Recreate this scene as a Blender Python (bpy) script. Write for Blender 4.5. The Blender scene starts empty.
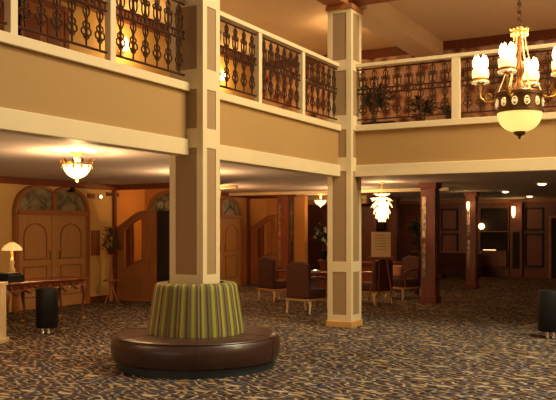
import bpy, bmesh, math, random
from mathutils import Vector, Matrix
random.seed(7)
PI = math.pi
SC = bpy.context.scene
COL = SC.collection

# ------------------------------------------------------------------ camera
cd = bpy.data.cameras.new('camera'); cam = bpy.data.objects.new('camera', cd); COL.objects.link(cam)
CA = math.radians(28.585); cC, cS = math.cos(CA), math.sin(CA)
cam.location = (0, 0, 1.6); cam.rotation_euler = (PI/2, 0, CA)
cd.sensor_width = 36; cd.lens = 800/556*36; cd.shift_y = 29/556; cd.clip_end = 200
SC.camera = cam
# ------------------------------------------------------------------ world, exposure, daylight
SC.view_settings.view_transform = 'Standard'; SC.view_settings.look = 'None'
SC.view_settings.gamma = 1; SC.view_settings.use_curve_mapping = False
SC.view_settings.exposure = 0.62
w = bpy.data.worlds.new('world'); SC.world = w; w.use_nodes = True
bg = w.node_tree.nodes['Background']; bg.inputs[0].default_value = (1, .66, .42, 1); bg.inputs[1].default_value = .20
def area(name, loc, rot, sx, sy, power, col, spread=180):
    l = bpy.data.lights.new(name, 'AREA'); l.shape = 'RECTANGLE'; l.size = sx; l.size_y = sy
    l.energy = power; l.color = col; l.spread = math.radians(spread)
    o = bpy.data.objects.new(name, l); COL.objects.link(o); o.location = loc; o.rotation_euler = rot
    return o
def aim(o, t):
    o.rotation_euler = (Vector(t)-o.location).to_track_quat('-Z', 'Y').to_euler()
sky = area('skylight', (1.2, 9.3, 8.2), (0, 0, 0), 3.2, 3.2, 600, (1, .86, .58))
aim(sky, (-1.4, 8.4, 0))
win = area('daylight_window', (8.2, 8.6, 7.0), (0, 0, 0), 3.0, 2.0, 340, (1, .80, .42))
aim(win, (-5.4, 8.0, 3.0))
low_fill = area('entrance_glass_daylight', (-6.5, -5.6, 1.3), (0, 0, 0), 9.0, 2.2, 60, (1, .78, .54))  # fill light added low behind the camera for the lower ceiling and walls
aim(low_fill, (-8.5, 12, 2.0))
def point(loc, power, col=(1, .56, .22), r=.05, name='lamp_light'):
    l = bpy.data.lights.new(name, 'POINT'); l.energy = power; l.color = col; l.shadow_soft_size = r
    o = bpy.data.objects.new(name, l); COL.objects.link(o); o.location = loc
    return o
def spot(loc, power, col=(1, .36, .13), ang=150, r=.05):
    l = bpy.data.lights.new('downlight_light', 'SPOT'); l.energy = power; l.color = col
    l.energy = power*1.6; l.spot_size = math.radians(ang); l.spot_blend = .8; l.shadow_soft_size = r
    o = bpy.data.objects.new('downlight_light', l); COL.objects.link(o); o.location = loc
    return o

# ------------------------------------------------------------------ materials
def srgb(r, g, b):
    f = lambda c: (c/255/12.92 if c/255 <= .04045 else ((c/255+.055)/1.055)**2.4)
    return (f(r), f(g), f(b), 1)
def mat(name, c, rough=.6, metal=0, noise=0, nscale=8, c2=None, stretch=(1, 1, 1), bump=0, spec=.5, emit=None, es=0, coat=0, bscale=None):
    m = bpy.data.materials.new(name); m.use_nodes = True
    nt = m.node_tree; N = nt.nodes; L = nt.links; p = N['Principled BSDF']
    p.inputs['Base Color'].default_value = c; p.inputs['Roughness'].default_value = rough
    p.inputs['Metallic'].default_value = metal; p.inputs['Specular IOR Level'].default_value = spec
    p.inputs['Coat Weight'].default_value = coat
    tc = N.new('ShaderNodeTexCoord'); mp = N.new('ShaderNodeMapping'); mp.inputs['Scale'].default_value = stretch
    L.new(tc.outputs['Object'], mp.inputs['Vector'])
    if c2 is None: c2 = tuple(min(1, x*.72) for x in c[:3])+(1,)
    nz = N.new('ShaderNodeTexNoise'); nz.inputs['Scale'].default_value = nscale; nz.inputs['Detail'].default_value = 4
    L.new(mp.outputs['Vector'], nz.inputs['Vector'])
    rp = N.new('ShaderNodeValToRGB'); rp.color_ramp.elements[0].position = .35; rp.color_ramp.elements[1].position = .68
    rp.color_ramp.elements[0].color = c2; rp.color_ramp.elements[1].color = c
    L.new(nz.outputs['Fac'], rp.inputs['Fac'])
    mx = N.new('ShaderNodeMix'); mx.data_type = 'RGBA'; mx.inputs['Factor'].default_value = noise if noise else .12
    mx.inputs['A'].default_value = c; L.new(rp.outputs['Color'], mx.inputs['B']); L.new(mx.outputs['Result'], p.inputs['Base Color'])
    if bump:
        bp = N.new('ShaderNodeBump'); bp.inputs['Strength'].default_value = bump; bp.inputs['Distance'].default_value = .02
        n2 = N.new('ShaderNodeTexNoise'); n2.inputs['Scale'].default_value = bscale or nscale*3; L.new(mp.outputs['Vector'], n2.inputs['Vector'])
        L.new(n2.outputs['Fac'], bp.inputs['Height']); L.new(bp.outputs['Normal'], p.inputs['Normal'])
    if emit:
        p.inputs['Emission Color'].default_value = emit; p.inputs['Emission Strength'].default_value = es
    return m
M = {}
M['cream'] = mat('cream_paint', srgb(218, 198, 156), .5, nscale=3)
M['fascia'] = mat('fascia_wallpaper', srgb(166, 130, 76), .8, noise=.25, nscale=30, c2=srgb(158, 122, 76))
M['colpanel'] = mat('column_panel_fabric', srgb(156, 126, 88), .85, noise=.3, nscale=60, c2=srgb(138, 108, 72))
M['gold_base'] = mat('ochre_baseboard', srgb(196, 148, 78), .5, nscale=5)
M['ceil'] = mat('lower_ceiling', srgb(220, 206, 206), .8, nscale=2)
M['ceil_up'] = mat('upper_ceiling', srgb(224, 200, 160), .8, nscale=2)
M['wall_y'] = mat('ochre_wall', srgb(214, 178, 112), .75, noise=.3, nscale=2.5, c2=srgb(198, 158, 96))
M['wall_o'] = mat('amber_wall', srgb(206, 150, 82), .75, noise=.3, nscale=2.5, c2=srgb(186, 132, 66))
M['darkwood'] = mat('dark_red_wood', srgb(124, 58, 30), .4, noise=.6, nscale=5, stretch=(6, 6, .7), c2=srgb(84, 38, 20))
M['wood'] = mat('mid_wood', srgb(166, 106, 60), .45, noise=.6, nscale=5, stretch=(7, 7, .7), c2=srgb(134, 80, 42))
M['doorwood'] = mat('door_wood', srgb(188, 142, 90), .45, noise=.5, nscale=5, stretch=(7, 7, .6), c2=srgb(164, 118, 70))
M['moulding'] = mat('door_moulding', srgb(150, 98, 56), .45, noise=.4, nscale=5)
M['mirror'] = mat('etched_mirror', srgb(190, 170, 150), .25, metal=.8, noise=.8, nscale=14, c2=srgb(50, 30, 24))
M['blackgloss'] = mat('black_lacquer', srgb(10, 11, 13), .5, spec=.3, nscale=6)
M['chrome'] = mat('chrome', srgb(225, 222, 215), .15, metal=1)
M['gold'] = mat('gilt_metal', srgb(214, 164, 74), .35, metal=.7)
M['bronze'] = mat('bronze_metal', srgb(110, 74, 36), .4, metal=.6)
M['iron'] = mat('brown_iron', srgb(64, 38, 20), .7, metal=0, spec=.15, noise=.4, nscale=20)
M['glass_dark'] = mat('etched_glass', srgb(150, 140, 112), .3, noise=.95, nscale=5, c2=srgb(60, 56, 44))
M['dark_void'] = mat('flat_dark_brown', srgb(40, 26, 20), .8)  # flat dark colour, also standing for shade in openings and the niche
M['darkfab'] = mat('dark_red_upholstery', srgb(74, 36, 22), .85, noise=.5, nscale=30)
M['pinkfab'] = mat('pale_pink_upholstery', srgb(180, 130, 104), .85, noise=.4, nscale=30)
M['leaf'] = mat('dark_leaves', srgb(48, 58, 34), .6, noise=.7, nscale=9, c2=srgb(26, 34, 20))
M['dryleaf'] = mat('dried_brown_leaves', srgb(104, 80, 50), .7, noise=.7, nscale=9)
M['petal'] = mat('white_petals', srgb(226, 216, 200), .6)
M['plinth'] = mat('dark_teal_plinth', srgb(30, 38, 42), .5)
M['paper'] = mat('cream_board', srgb(222, 190, 140), .7)
M['ink'] = mat('brown_ink', srgb(110, 72, 40), .7)
M['leather'] = mat('brown_leather', srgb(62, 36, 28), .38, noise=.4, nscale=6, c2=srgb(46, 26, 20), bump=.08, bscale=60, coat=.15)
M['marble'] = mat('brown_marble', srgb(150, 86, 52), .25, noise=.8, nscale=14, c2=srgb(96, 46, 26))
def emis(name, c, s, base=None):
    return mat(name, base or c, .4, emit=c, es=s)
M['bulb'] = emis('candle_bulb_glow', (1, .70, .28, 1), 9)
M['bowl'] = emis('alabaster_bowl_glow', (1, .62, .17, 1), .8, srgb(240, 220, 160))
M['clusterglass'] = emis('frosted_candle_glass', (1, .56, .15, 1), 2.2, srgb(250, 230, 180))
M['flush'] = emis('flush_bowl_glow', (1, .66, .26, 1), 2.4)
M['sconce'] = emis('sconce_glow', (1, .66, .27, 1), 2.6)
M['down'] = emis('downlight_glow', (1, .66, .38, 1), 4)
M['shade'] = emis('lamp_shade_glow', (1, .62, .2, 1), .45, srgb(240, 220, 160))
M['crystal'] = mat('crystal_beads', srgb(250, 225, 170), .1, metal=.3, emit=(1, .7, .3, 1), es=.35)  # slight emission stands for the sparkle of bulb light in the crystal

def wallpaper():
    m = bpy.data.materials.new('floral_wallpaper'); m.use_nodes = True
    N = m.node_tree.nodes; L = m.node_tree.links; p = N['Principled BSDF']; p.inputs['Roughness'].default_value = .8
    tc = N.new('ShaderNodeTexCoord')
    v = N.new('ShaderNodeTexVoronoi'); v.inputs['Scale'].default_value = 4.2; L.new(tc.outputs['Object'], v.inputs['Vector'])
    n = N.new('ShaderNodeTexNoise'); n.inputs['Scale'].default_value = 7; n.inputs['Detail'].default_value = 4; L.new(tc.outputs['Object'], n.inputs['Vector'])
    a = N.new('ShaderNodeMath'); a.operation = 'MULTIPLY'; L.new(v.outputs['Distance'], a.inputs[0]); L.new(n.outputs['Fac'], a.inputs[1])
    r = N.new('ShaderNodeValToRGB'); e = r.color_ramp.elements
    e[0].position = .05; e[0].color = srgb(80, 46, 36); e[1].position = .34; e[1].color = srgb(226, 184, 150)
    k = e.new(.13); k.color = srgb(150, 82, 60); k = e.new(.2); k.color = srgb(176, 132, 100)
    L.new(a.outputs[0], r.inputs['Fac']); L.new(r.outputs['Color'], p.inputs['Base Color'])
    return m
M['floral'] = wallpaper()

def carpet():
    m = bpy.data.materials.new('patterned_carpet'); m.use_nodes = True
    N = m.node_tree.nodes; L = m.node_tree.links; p = N['Principled BSDF']; p.inputs['Roughness'].default_value = .95
    p.inputs['Specular IOR Level'].default_value = .1
    tc = N.new('ShaderNodeTexCoord')
    def mapn(scale, rot=0, loc=(0, 0, 0)):
        q = N.new('ShaderNodeMapping'); q.inputs['Scale'].default_value = scale; q.inputs['Rotation'].default_value = (0, 0, rot)
        q.inputs['Location'].default_value = loc
        L.new(tc.outputs['Object'], q.inputs['Vector']); return q
    def ramp(src, stops, interp='LINEAR'):
        r = N.new('ShaderNodeValToRGB'); r.color_ramp.interpolation = interp
        e = r.color_ramp.elements; e[0].position, e[0].color = stops[0]; e[1].position, e[1].color = stops[-1]
        for s in stops[1:-1]: k = e.new(s[0]); k.color = s[1]
        L.new(src, r.inputs['Fac']); return r.outputs['Color']
    def mix(fac, a, b, mode='MIX'):
        x = N.new('ShaderNodeMix'); x.data_type = 'RGBA'; x.blend_type = mode
        for s, v in (('Factor', fac), ('A', a), ('B', b)):
            if isinstance(v, (int, float)) or isinstance(v, tuple): x.inputs[s].default_value = v
            else: L.new(v, x.inputs[s])
        return x.outputs['Result']
    W = (1, 1, 1, 1); K = (0, 0, 0, 1)
    # slow colour patches of the ground
    n1 = N.new('ShaderNodeTexNoise'); n1.inputs['Scale'].default_value = 1.3; L.new(tc.outputs['Object'], n1.inputs['Vector'])
    n2 = N.new('ShaderNodeTexNoise'); n2.inputs['Scale'].default_value = 5; n2.inputs['Detail'].default_value = 3; L.new(tc.outputs['Object'], n2.inputs['Vector'])
    base = ramp(n2.outputs['Fac'], [(.35, srgb(58, 42, 37)), (.5, srgb(78, 63, 56)), (.65, srgb(66, 60, 66))])
    # wavy dark slate strokes
    wv = N.new('ShaderNodeTexWave'); wv.inputs['Scale'].default_value = 1.7; wv.inputs['Distortion'].default_value = 7
    wv.inputs['Detail'].default_value = 1.2; wv.inputs['Detail Scale'].default_value = 1.9
    L.new(mapn((2.0, 1.2, 1), .6).outputs['Vector'], wv.inputs['Vector'])
    dark = ramp(wv.outputs['Fac'], [(0, W), (.22, W), (.34, K), (1, K)])
    c = mix(dark, base, srgb(30, 32, 44))
    # short tan and gold dashes
    def dash(sc, rot, loc, thr):
        v = N.new('ShaderNodeTexVoronoi'); v.inputs['Scale'].default_value = 1; v.inputs['Randomness'].default_value = .75
        L.new(mapn(sc, rot, loc).outputs['Vector'], v.inputs['Vector'])
        return ramp(v.outputs['Distance'], [(0, W), (thr, W), (thr+.09, K), (1, K)]), v
    d2, v2 = dash((9, 6, 1), 1.0, (3.1, 1.7, 0), .2)
    c = mix(d2, c, srgb(50, 50, 64))
    w2 = N.new('ShaderNodeTexWave'); w2.inputs['Scale'].default_value = 2.2; w2.inputs['Distortion'].default_value = 9
    w2.inputs['Detail'].default_value = 1; w2.inputs['Detail Scale'].default_value = 1.6
    L.new(mapn((1.0, 2.7, 1), -.5, (5, 2, 0)).outputs['Vector'], w2.inputs['Vector'])
    tanm = ramp(w2.outputs['Fac'], [(0, K), (.84, K), (.93, W), (1, W)])
    n4 = N.new('ShaderNodeTexNoise'); n4.inputs['Scale'].default_value = 3.2; n4.inputs['Detail'].default_value = 0
    L.new(mapn((1, 1, 1), 0, (9, 3, 0)).outputs['Vector'], n4.inputs['Vector'])
    tint = ramp(n4.outputs['Fac'], [(.3, srgb(150, 126, 82)), (.45, srgb(164, 154, 134)), (.55, srgb(142, 108, 52)), (.7, srgb(126, 124, 128))])
    c = mix(tanm, c, tint)
    d1, v1 = dash((3.0, 9.5, 1), -.45, (0, 0, 0), .22)
    c = mix(d1, c, ramp(v1.outputs['Color'], [(0, srgb(166, 138, 84)), (.4, srgb(176, 164, 140)), (.6, srgb(158, 122, 52)), (1, srgb(128, 126, 136))]))
    L.new(c, p.inputs['Base Color'])
    bp = N.new('ShaderNodeBump'); bp.inputs['Strength'].default_value = .3; bp.inputs['Distance'].default_value = .01
    n3 = N.new('ShaderNodeTexNoise'); n3.inputs['Scale'].default_value = 90; L.new(tc.outputs['Object'], n3.inputs['Vector'])
    L.new(n3.outputs['Fac'], bp.inputs['Height']); L.new(bp.outputs['Normal'], p.inputs['Normal'])
    return m
M['carpet'] = carpet()

def stripes():
    m = bpy.data.materials.new('striped_fabric'); m.use_nodes = True
    N = m.node_tree.nodes; L = m.node_tree.links; p = N['Principled BSDF']; p.inputs['Roughness'].default_value = .8
    tc = N.new('ShaderNodeTexCoord'); s = N.new('ShaderNodeSeparateXYZ'); L.new(tc.outputs['Object'], s.inputs[0])
    a = N.new('ShaderNodeMath'); a.operation = 'ARCTAN2'; L.new(s.outputs['Y'], a.inputs[0]); L.new(s.outputs['X'], a.inputs[1])
    b = N.new('ShaderNodeMath'); b.operation = 'MULTIPLY_ADD'; b.inputs[1].default_value = 14/(2*PI); b.inputs[2].default_value = 20.35
    L.new(a.outputs[0], b.inputs[0])
    f = N.new('ShaderNodeMath'); f.operation = 'FRACT'; L.new(b.outputs[0], f.inputs[0])
    r = N.new('ShaderNodeValToRGB'); r.color_ramp.interpolation = 'CONSTANT'; e = r.color_ramp.elements
    lime, olive, plum, tan, brn = srgb(152, 152, 40), srgb(104, 98, 44), srgb(74, 44, 54), srgb(126, 108, 76), srgb(74, 58, 34)
    seq = [(0, lime), (.12, olive), (.2, plum), (.27, tan), (.37, brn), (.43, lime), (.55, tan), (.62, olive), (.70, plum), (.76, olive), (.88, brn), (.93, tan)]
    e[0].position = 0; e[0].color = seq[0][1]; e[1].position = seq[1][0]; e[1].color = seq[1][1]
    for q, cc in seq[2:]: k = e.new(q); k.color = cc
    L.new(f.outputs[0], r.inputs['Fac']); L.new(r.outputs['Color'], p.inputs['Base Color'])
    return m
M['stripes'] = stripes()

# ------------------------------------------------------------------ mesh builder
class MB:
    def __init__(s): s.b = bmesh.new()
    def box(s, x0, x1, y0, y1, z0, z1):
        v = [s.b.verts.new(p) for p in ((x0,y0,z0),(x1,y0,z0),(x1,y1,z0),(x0,y1,z0),(x0,y0,z1),(x1,y0,z1),(x1,y1,z1),(x0,y1,z1))]
        for f in ((3,2,1,0),(4,5,6,7),(0,1,5,4),(1,2,6,5),(2,3,7,6),(3,0,4,7)): s.b.faces.new([v[i] for i in f])
        return s
    def bc(s, c, d): return s.box(c[0]-d[0]/2, c[0]+d[0]/2, c[1]-d[1]/2, c[1]+d[1]/2, c[2]-d[2]/2, c[2]+d[2]/2)
    def lathe(s, prof, n=24, c=(0,0,0), arc=None):
        rings = []
        for r, z in prof:
            if r < 1e-5: rings.append([s.b.verts.new((c[0], c[1], c[2]+z))])
            else: rings.append([s.b.verts.new((c[0]+r*math.cos(2*PI*i/n), c[1]+r*math.sin(2*PI*i/n), c[2]+z)) for i in range(n)])
        for A, B in zip(rings, rings[1:]):
            for i in range(n):
                j = (i+1) % n
                q = [A[i % len(A)], A[j % len(A)], B[j % len(B)], B[i % len(B)]]
                u = []
                for k in q:
                    if k not in u: u.append(k)
                if len(u) > 2:
                    try: s.b.faces.new(u)
                    except ValueError: pass
        return s
    def tube(s, pts, r, n=6, closed=False):
        pts = [Vector(p) for p in pts]; m = len(pts)
        rr = r if isinstance(r, (list, tuple)) else [r]*m
        rings = []; prev = None
        for i, p in enumerate(pts):
            if closed: t = pts[(i+1) % m]-pts[i-1]
            else: t = pts[min(i+1, m-1)]-pts[max(i-1, 0)]
            t.normalize()
            if prev is None:
                a = Vector((0, 0, 1)) if abs(t.z) < .9 else Vector((0, 1, 0))
                u = t.cross(a).normalized()
            else:
                u = (prev-t*prev.dot(t))
                u = u.normalized() if u.length > 1e-6 else t.cross(Vector((0, 1, .1))).normalized()
            prev = u; v = t.cross(u)
            rings.append([s.b.verts.new(p+(u*math.cos(2*PI*k/n)+v*math.sin(2*PI*k/n))*rr[i]) for k in range(n)])
        for i in range(m if closed else m-1):
            A, B = rings[i], rings[(i+1) % m]
            for k in range(n): s.b.faces.new((A[k], A[(k+1) % n], B[(k+1) % n], B[k]))
        if not closed:
            s.b.faces.new(rings[0][::-1]); s.b.faces.new(rings[-1])
        return s
    def ring(s, c, rx, rz, r, n=14, k=5):            # ellipse in the x-z plane
        return s.tube([(c[0]+rx*math.cos(2*PI*i/n), c[1], c[2]+rz*math.sin(2*PI*i/n)) for i in range(n)], r, k, True)
    def ball(s, c, r, n=12, m=8, sz=1):
        return s.lathe([(r*math.sin(PI*i/m), -r*sz*math.cos(PI*i/m)) for i in range(m+1)], n, c)
    def strip(s, xs, lo, hi, y0, y1):
        cols = []
        for x, a, b in zip(xs, lo, hi):
            cols.append([s.b.verts.new(p) for p in ((x, y0, a), (x, y1, a), (x, y1, b), (x, y0, b))])
        for A, B in zip(cols, cols[1:]):
            for i in range(4):
                j = (i+1) % 4; s.b.faces.new((A[i], B[i], B[j], A[j]))
        s.b.faces.new(cols[0]); s.b.faces.new(cols[-1][::-1])
        return s
    def leaf(s, p, d, L, W, up=Vector((0, 0, 1))):
        d = Vector(d).normalized(); p = Vector(p); q = d.cross(up)
        q = q.normalized() if q.length > .01 else Vector((1, 0, 0)); nn = q.cross(d)
        a = s.b.verts.new(p); m1 = s.b.verts.new(p+d*L*.5+q*W/2+nn*L*.05); m2 = s.b.verts.new(p+d*L*.5-q*W/2+nn*L*.05)
        mc = s.b.verts.new(p+d*L*.5-nn*L*.04); e = s.b.verts.new(p+d*L)
        for f in ((a, m1, mc), (a, mc, m2), (m1, e, mc), (mc, e, m2)): s.b.faces.new(f)
    def build(s, name, m, parent=None, smooth=False, bevel=0, loc=None, rz=0):
        bmesh.ops.recalc_face_normals(s.b, faces=s.b.faces)
        me = bpy.data.meshes.new(name); s.b.to_mesh(me); s.b.free()
        me.materials.append(M[m] if isinstance(m, str) else m)
        if smooth:
            for f in me.polygons: f.use_smooth = True
        o = bpy.data.objects.new(name, me); COL.objects.link(o)
        if parent: o.parent = parent
        if loc: o.location = loc
        if rz: o.rotation_euler = (0, 0, rz)
        if smooth and smooth != 'all':
            try: me.set_sharp_from_angle(angle=math.radians(40))
            except Exception: pass
        if bevel:
            bv = o.modifiers.new('bevel', 'BEVEL'); bv.width = bevel; bv.segments = 2; bv.limit_method = 'ANGLE'
        return o
def thing(name, label, cat, loc=(0, 0, 0), rz=0, group=None):
    o = bpy.data.objects.new(name, None); COL.objects.link(o); o.location = loc; o.rotation_euler = (0, 0, rz)
    o.empty_display_size = .1
    o['label'] = label; o['category'] = cat
    if group: o['group'] = group
    return o
def tag(o, label, cat, group=None, kind=None):
    if kind: o['kind'] = kind
    o['label'] = label; o['category'] = cat
    if group: o['group'] = group
    return o
def struct(o):
    o['kind'] = 'structure'; return o
def dup(root, loc, rz, label, group=None):
    r = root.copy(); COL.objects.link(r); r.location = loc; r.rotation_euler = (0, 0, rz); r['label'] = label
    if group: r['group'] = group
    def rec(src, dst):
        for ch in src.children:
            c = ch.copy(); COL.objects.link(c); c.parent = dst; rec(ch, c)
    rec(root, r)
    return r
def P(px, b):                                     # photo column and distance -> place in the hall
    k = (px-278)/800; return ((cC*k-cS)*b, (cS*k+cC)*b)

H = 2.6; HU = 5.6; FZ = 3.2
FX, FY = -5.38, 12.13          # balcony edge lines
XW, YB = -11.9, 27.0           # lower walls
XU, YU = -9.6, 16.75           # upper walls

# ------------------------------------------------------------------ the building
struct(MB().box(-16, 9, -6, 29, -.1, 0).build('floor', 'carpet'))
struct(MB().box(XW-.2, FX-.1, -6, YB, H, FZ).build('ceiling', 'ceil'))
struct(MB().box(FX-.1, 9, FY+.1, YB, H, FZ).build('ceiling', 'ceil'))
struct(MB().box(XU-.2, FX-.2, -6, YU, HU, HU+.2).build('ceiling', 'ceil_up'))
struct(MB().box(FX-.2, 9, FY-.1, YU, HU, HU+.2).build('ceiling', 'ceil_up'))
struct(MB().box(XW-.2, XW, -6, 14.2, 0, H).build('wall_left', 'wall_y'))
struct(MB().box(XW-.2, XW, 15.4, 20.1, 0, H).build('wall_left', 'wall_o'))
struct(MB().box(-16, 9, YB, YB+.2, 0, H).build('wall_back', 'darkwood'))
struct(MB().box(XU-.2, XU, -6, YU, FZ, HU).build('wall_left', 'wall_y'))
struct(MB().box(XU, 9, YU, YU+.2, FZ, HU).build('wall_back', 'floral'))
# stair block walls
struct(MB().box(XW-.2, -9.95, 15.2, 15.4, 0, H).box(-9.95, -9.85, 14.28, 15.2, 0, H).box(XW-.2, XW, 14.2, 15.2, 0, H).build('wall_stairs', 'wall_o'))
struct(MB().box(XW-.2, -10.6, 21.1, 21.3, 0, H).box(XW-.2, XW, 20.1, 21.1, 0, H).build('wall_stairs', 'wall_o'))
struct(MB().box(-14.2, -14, 21.3, YB, 0, H).build('wall_left', 'darkwood'))
# balcony fascias with cream boards
struct(MB().box(FX-.1, FX, -6, FY+.1, 2.5, 3.25).build('wall_balcony_left', 'fascia'))
struct(MB().box(FX, 9, FY, FY+.1, 2.5, 3.25).build('wall_balcony_back', 'fascia'))
def cream(nm, *b, m='cream', bevel=.008): return struct(MB().box(*b).build(nm, m, bevel=bevel))
cream('trim_1', FX-.14, FX+.035, -6, FY, 2.454, 2.642)
cream('trim_2', FX-.14, FX+.05, -6, FY, 3.195, 3.295)
cream('trim_3', FX+.035, 9, FY-.035, FY+.14, 2.454, 2.642)
cream('trim_4', FX+.05, 9, FY-.05, FY+.14, 3.195, 3.295)
# crowns and baseboards
cream('trim_5', XW, XW+.07, -6, 14.2, 2.47, H, m='darkwood')
cream('trim_6', XW, XW+.07, 15.4, 20.1, 2.49, H, m='darkwood')
cream('trim_7', XW, -9.7, 14.12, 14.2, 2.48, H, m='darkwood')
cream('trim_8', XW, -10.5, 20.02, 20.1, 2.48, H, m='darkwood')
cream('trim_9', -14, 9, YB-.08, YB, 2.48, H, m='wood')
cream('trim_10', XU, 9, YU-.1, YU, 5.42, HU, m='darkwood')
cream('trim_11', XU, XU+.1, -6, YU-.1, 5.42, HU, m='darkwood')
cream('trim_12', -14, -5.6, 18.85, 18.97, 2.52, H, m='cream')  # cream instead of gold, standing for the pendant glow on the moulding
cream('trim_13', XW+.08, -9.6, 15.6, 15.72, 2.53, H, m='cream')  # pale colour carries the lamp glow on this moulding too
cream('trim_14', XW-.02, XW+.07, 14.04, 14.12, 0, 2.48, m='darkwood')
cream('trim_15', XW-.02, XW+.08, 19.94, 20.02, 0, 2.48, m='darkwood')
cream('baseboard_left', XW, XW+.03, -6, 11.0, 0, .13, m='darkwood')
cream('baseboard_left', XW, XW+.03, 13.3, 14.04, 0, .13, m='darkwood')
# upper ceiling beams
cream('trim_16', -5.58, -5.06, 12.4, YU-.1, 5.25, HU, m='ceil_up', bevel=.01)
cream('trim_17', FX-.2, FX+.15, -6, 12.4, 5.25, HU, m='wood', bevel=.01)
cream('trim_18', FX+.15, 9, FY-.15, FY+.25, 5.32, HU, m='wood', bevel=.01)
# closing walls behind and to the right of the camera
struct(MB().box(9, 9.2, -6, YB, 0, 3.2).build('wall_right', 'wall_o'))

# ------------------------------------------------------------------ square columns
def square_column(x0, x1, y0, y1, label):
    cx, cy = (x0+x1)/2, (y0+y1)/2; a, b = (x1-x0)/2, (y1-y0)/2
    t = thing('square_column', label, 'column', (cx, cy, 0), group=None)
    MB().box(-a+.012, a-.012, -b+.012, b-.012, 0, 5.25).build('shaft', 'cream', t)
    st = .085
    m = MB()
    bands = [(0, .2), (.9, 1.07), (2.54, 2.765), (3.22, 3.45), (4.18, 4.35), (5.12, 5.25)]
    for sx in (-1, 1):
        for sy in (-1, 1):
            m.box(*sorted((sx*(a-st), sx*a)), *sorted((sy*(b-.012), sy*b)), 0, 5.25)
            m.box(*sorted((sx*(a-.012), sx*a)), *sorted((sy*(b-st), sy*(b-.012))), 0, 5.25)
    for z0, z1 in bands:
        for s_ in (-1, 1):
            m.box(-a+st, a-st, *sorted((s_*(b-.012), s_*b)), z0, z1)
            m.box(*sorted((s_*(a-.012), s_*a)), -b+st, b-st, z0, z1)
    m.build('frame_moulding', 'cream', t)
    for (z0, z1) in ((.2, .9), (1.07, 2.54), (2.765, 3.22), (3.45, 4.18), (4.35, 5.12)):
        p = MB()
        for s_ in (-1, 1):
            p.box(-a+st, a-st, *sorted((s_*(b-.013), s_*(b-.008))), z0, z1)
            p.box(*sorted((s_*(a-.013), s_*(a-.008))), -b+st, b-st, z0, z1)
        p.build('panel', 'colpanel', t)
    MB().box(-a-.02, a+.02, -b-.02, b+.02, 0, .1).build('base', 'gold_base', t, bevel=.008)
    MB().box(-a-.03, a+.03, -b-.03, b+.03, 5.17, 5.25).build('capital', 'wood', t, bevel=.008)
square_column(-5.62, -5.15, 7.65, 8.01, 'cream square column with tan panels rising through the round striped seat')
square_column(-5.57, -5.15, 11.92, 12.35, 'cream square column at the balcony corner, standing free on the carpet')

# ------------------------------------------------------------------ railings
def baluster_mesh():
    m = MB(); r = .009
    m.tube([(0, 0, 0), (0, 0, .82)], .010, 5)
    # lower foliate cluster
    for s_ in (-1, 1):
        m.ring((s_*.038, 0, .15), .03, .034, r)
        m.ring((s_*.026, 0, .215), .02, .026, r)
        m.tube([(0, 0, .07), (s_*.03, 0, .09), (s_*.045, 0, .125)], r, 5)
        # lyre
        m.tube([(0, 0, .26), (s_*.02, 0, .30), (s_*.045, 0, .34), (s_*.04, 0, .385), (s_*.012, 0, .41)], r, 5)
        # rings of the middle band
        m.ring((s_*.045, 0, .46), .036, .036, r)
        # tall ovals above
        m.ring((s_*.034, 0, .59), .028, .07, r)
        m.ring((s_*.05, 0, .66), .024, .024, r)
        m.tube([(0, 0, .64), (s_*.03, 0, .70), (s_*.04, 0, .75), (s_*.01, 0, .79)], r, 5)
    m.ball((0, 0, .105), .018, 6, 4); m.ball((0, 0, .255), .018, 6, 4); m.ball((0, 0, .52), .018, 6, 4)
    m.ball((0, 0, .64), .018, 6, 4)
    return m
bal_proto = None
def iron_panel(parent, c, length, axis):
    """iron infill centred on c (local), along x"""
    global bal_proto
    rz = PI/2 if axis == 'y' else 0
    f = MB(); L2 = length/2
    for z in (.0, .42, .50, .82): f.tube([(-L2, 0, z), (L2, 0, z)], .013, 6)
    p = f.build('iron_panel', 'iron', parent, loc=c, rz=rz)
    n = max(3, round(length/.2))
    for i in range(n):
        x = -L2+(i+.5)*length/n
        if bal_proto is None:
            bal_proto = baluster_mesh().build('baluster', 'iron', p); bal_proto.location = (x, 0, 0)
        else:
            o = bal_proto.copy(); COL.objects.link(o); o.parent = p; o.location = (x, 0, 0)
def railing(axis, start, end, posts, pw, label):
    fixed = FX-.02 if axis == 'y' else FY+.02
    loc = (fixed, start, 3.295) if axis == 'y' else (start, fixed, 3.295)
    t = thing('balcony_railing', label, 'railing', loc)
    Ln = end-start
    def bx(u0, u1, hw, z0, z1): return MB().box(-hw, hw, u0, u1, z0, z1) if axis == 'y' else MB().box(u0, u1, -hw, hw, z0, z1)
    bx(0, Ln, .045, .945, 1.005).build('handrail', 'cream', t, bevel=.008)
    for p in posts: bx(p-start-pw/2, p-start+pw/2, .04, 0, .945).build('post', 'cream', t, bevel=.006)
    edges = [start]+[q for p in posts for q in (p-pw/2, p+pw/2)]+[end]
    for a, b in zip(edges[::2], edges[1::2]):
        if b-a < .3: continue
        mid = (a+b)/2-start; c = (0, mid, .09) if axis == 'y' else (mid, 0, .09)
        iron_panel(t, c, b-a-.03, axis)
railing('y', 2.4, 7.65, [3.72, 5.03, 6.34], .085, 'cream handrail with brown scrolled ironwork left of the column with the round seat')
railing('y', 8.01, 11.92, [9.35, 10.65], .085, 'cream handrail with brown scrolled ironwork between the two square columns')
railing('x', -5.15, 2.0, [-3.49, -1.75, 0], .13, 'cream balcony railing with ironwork behind the big chandelier')

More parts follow.
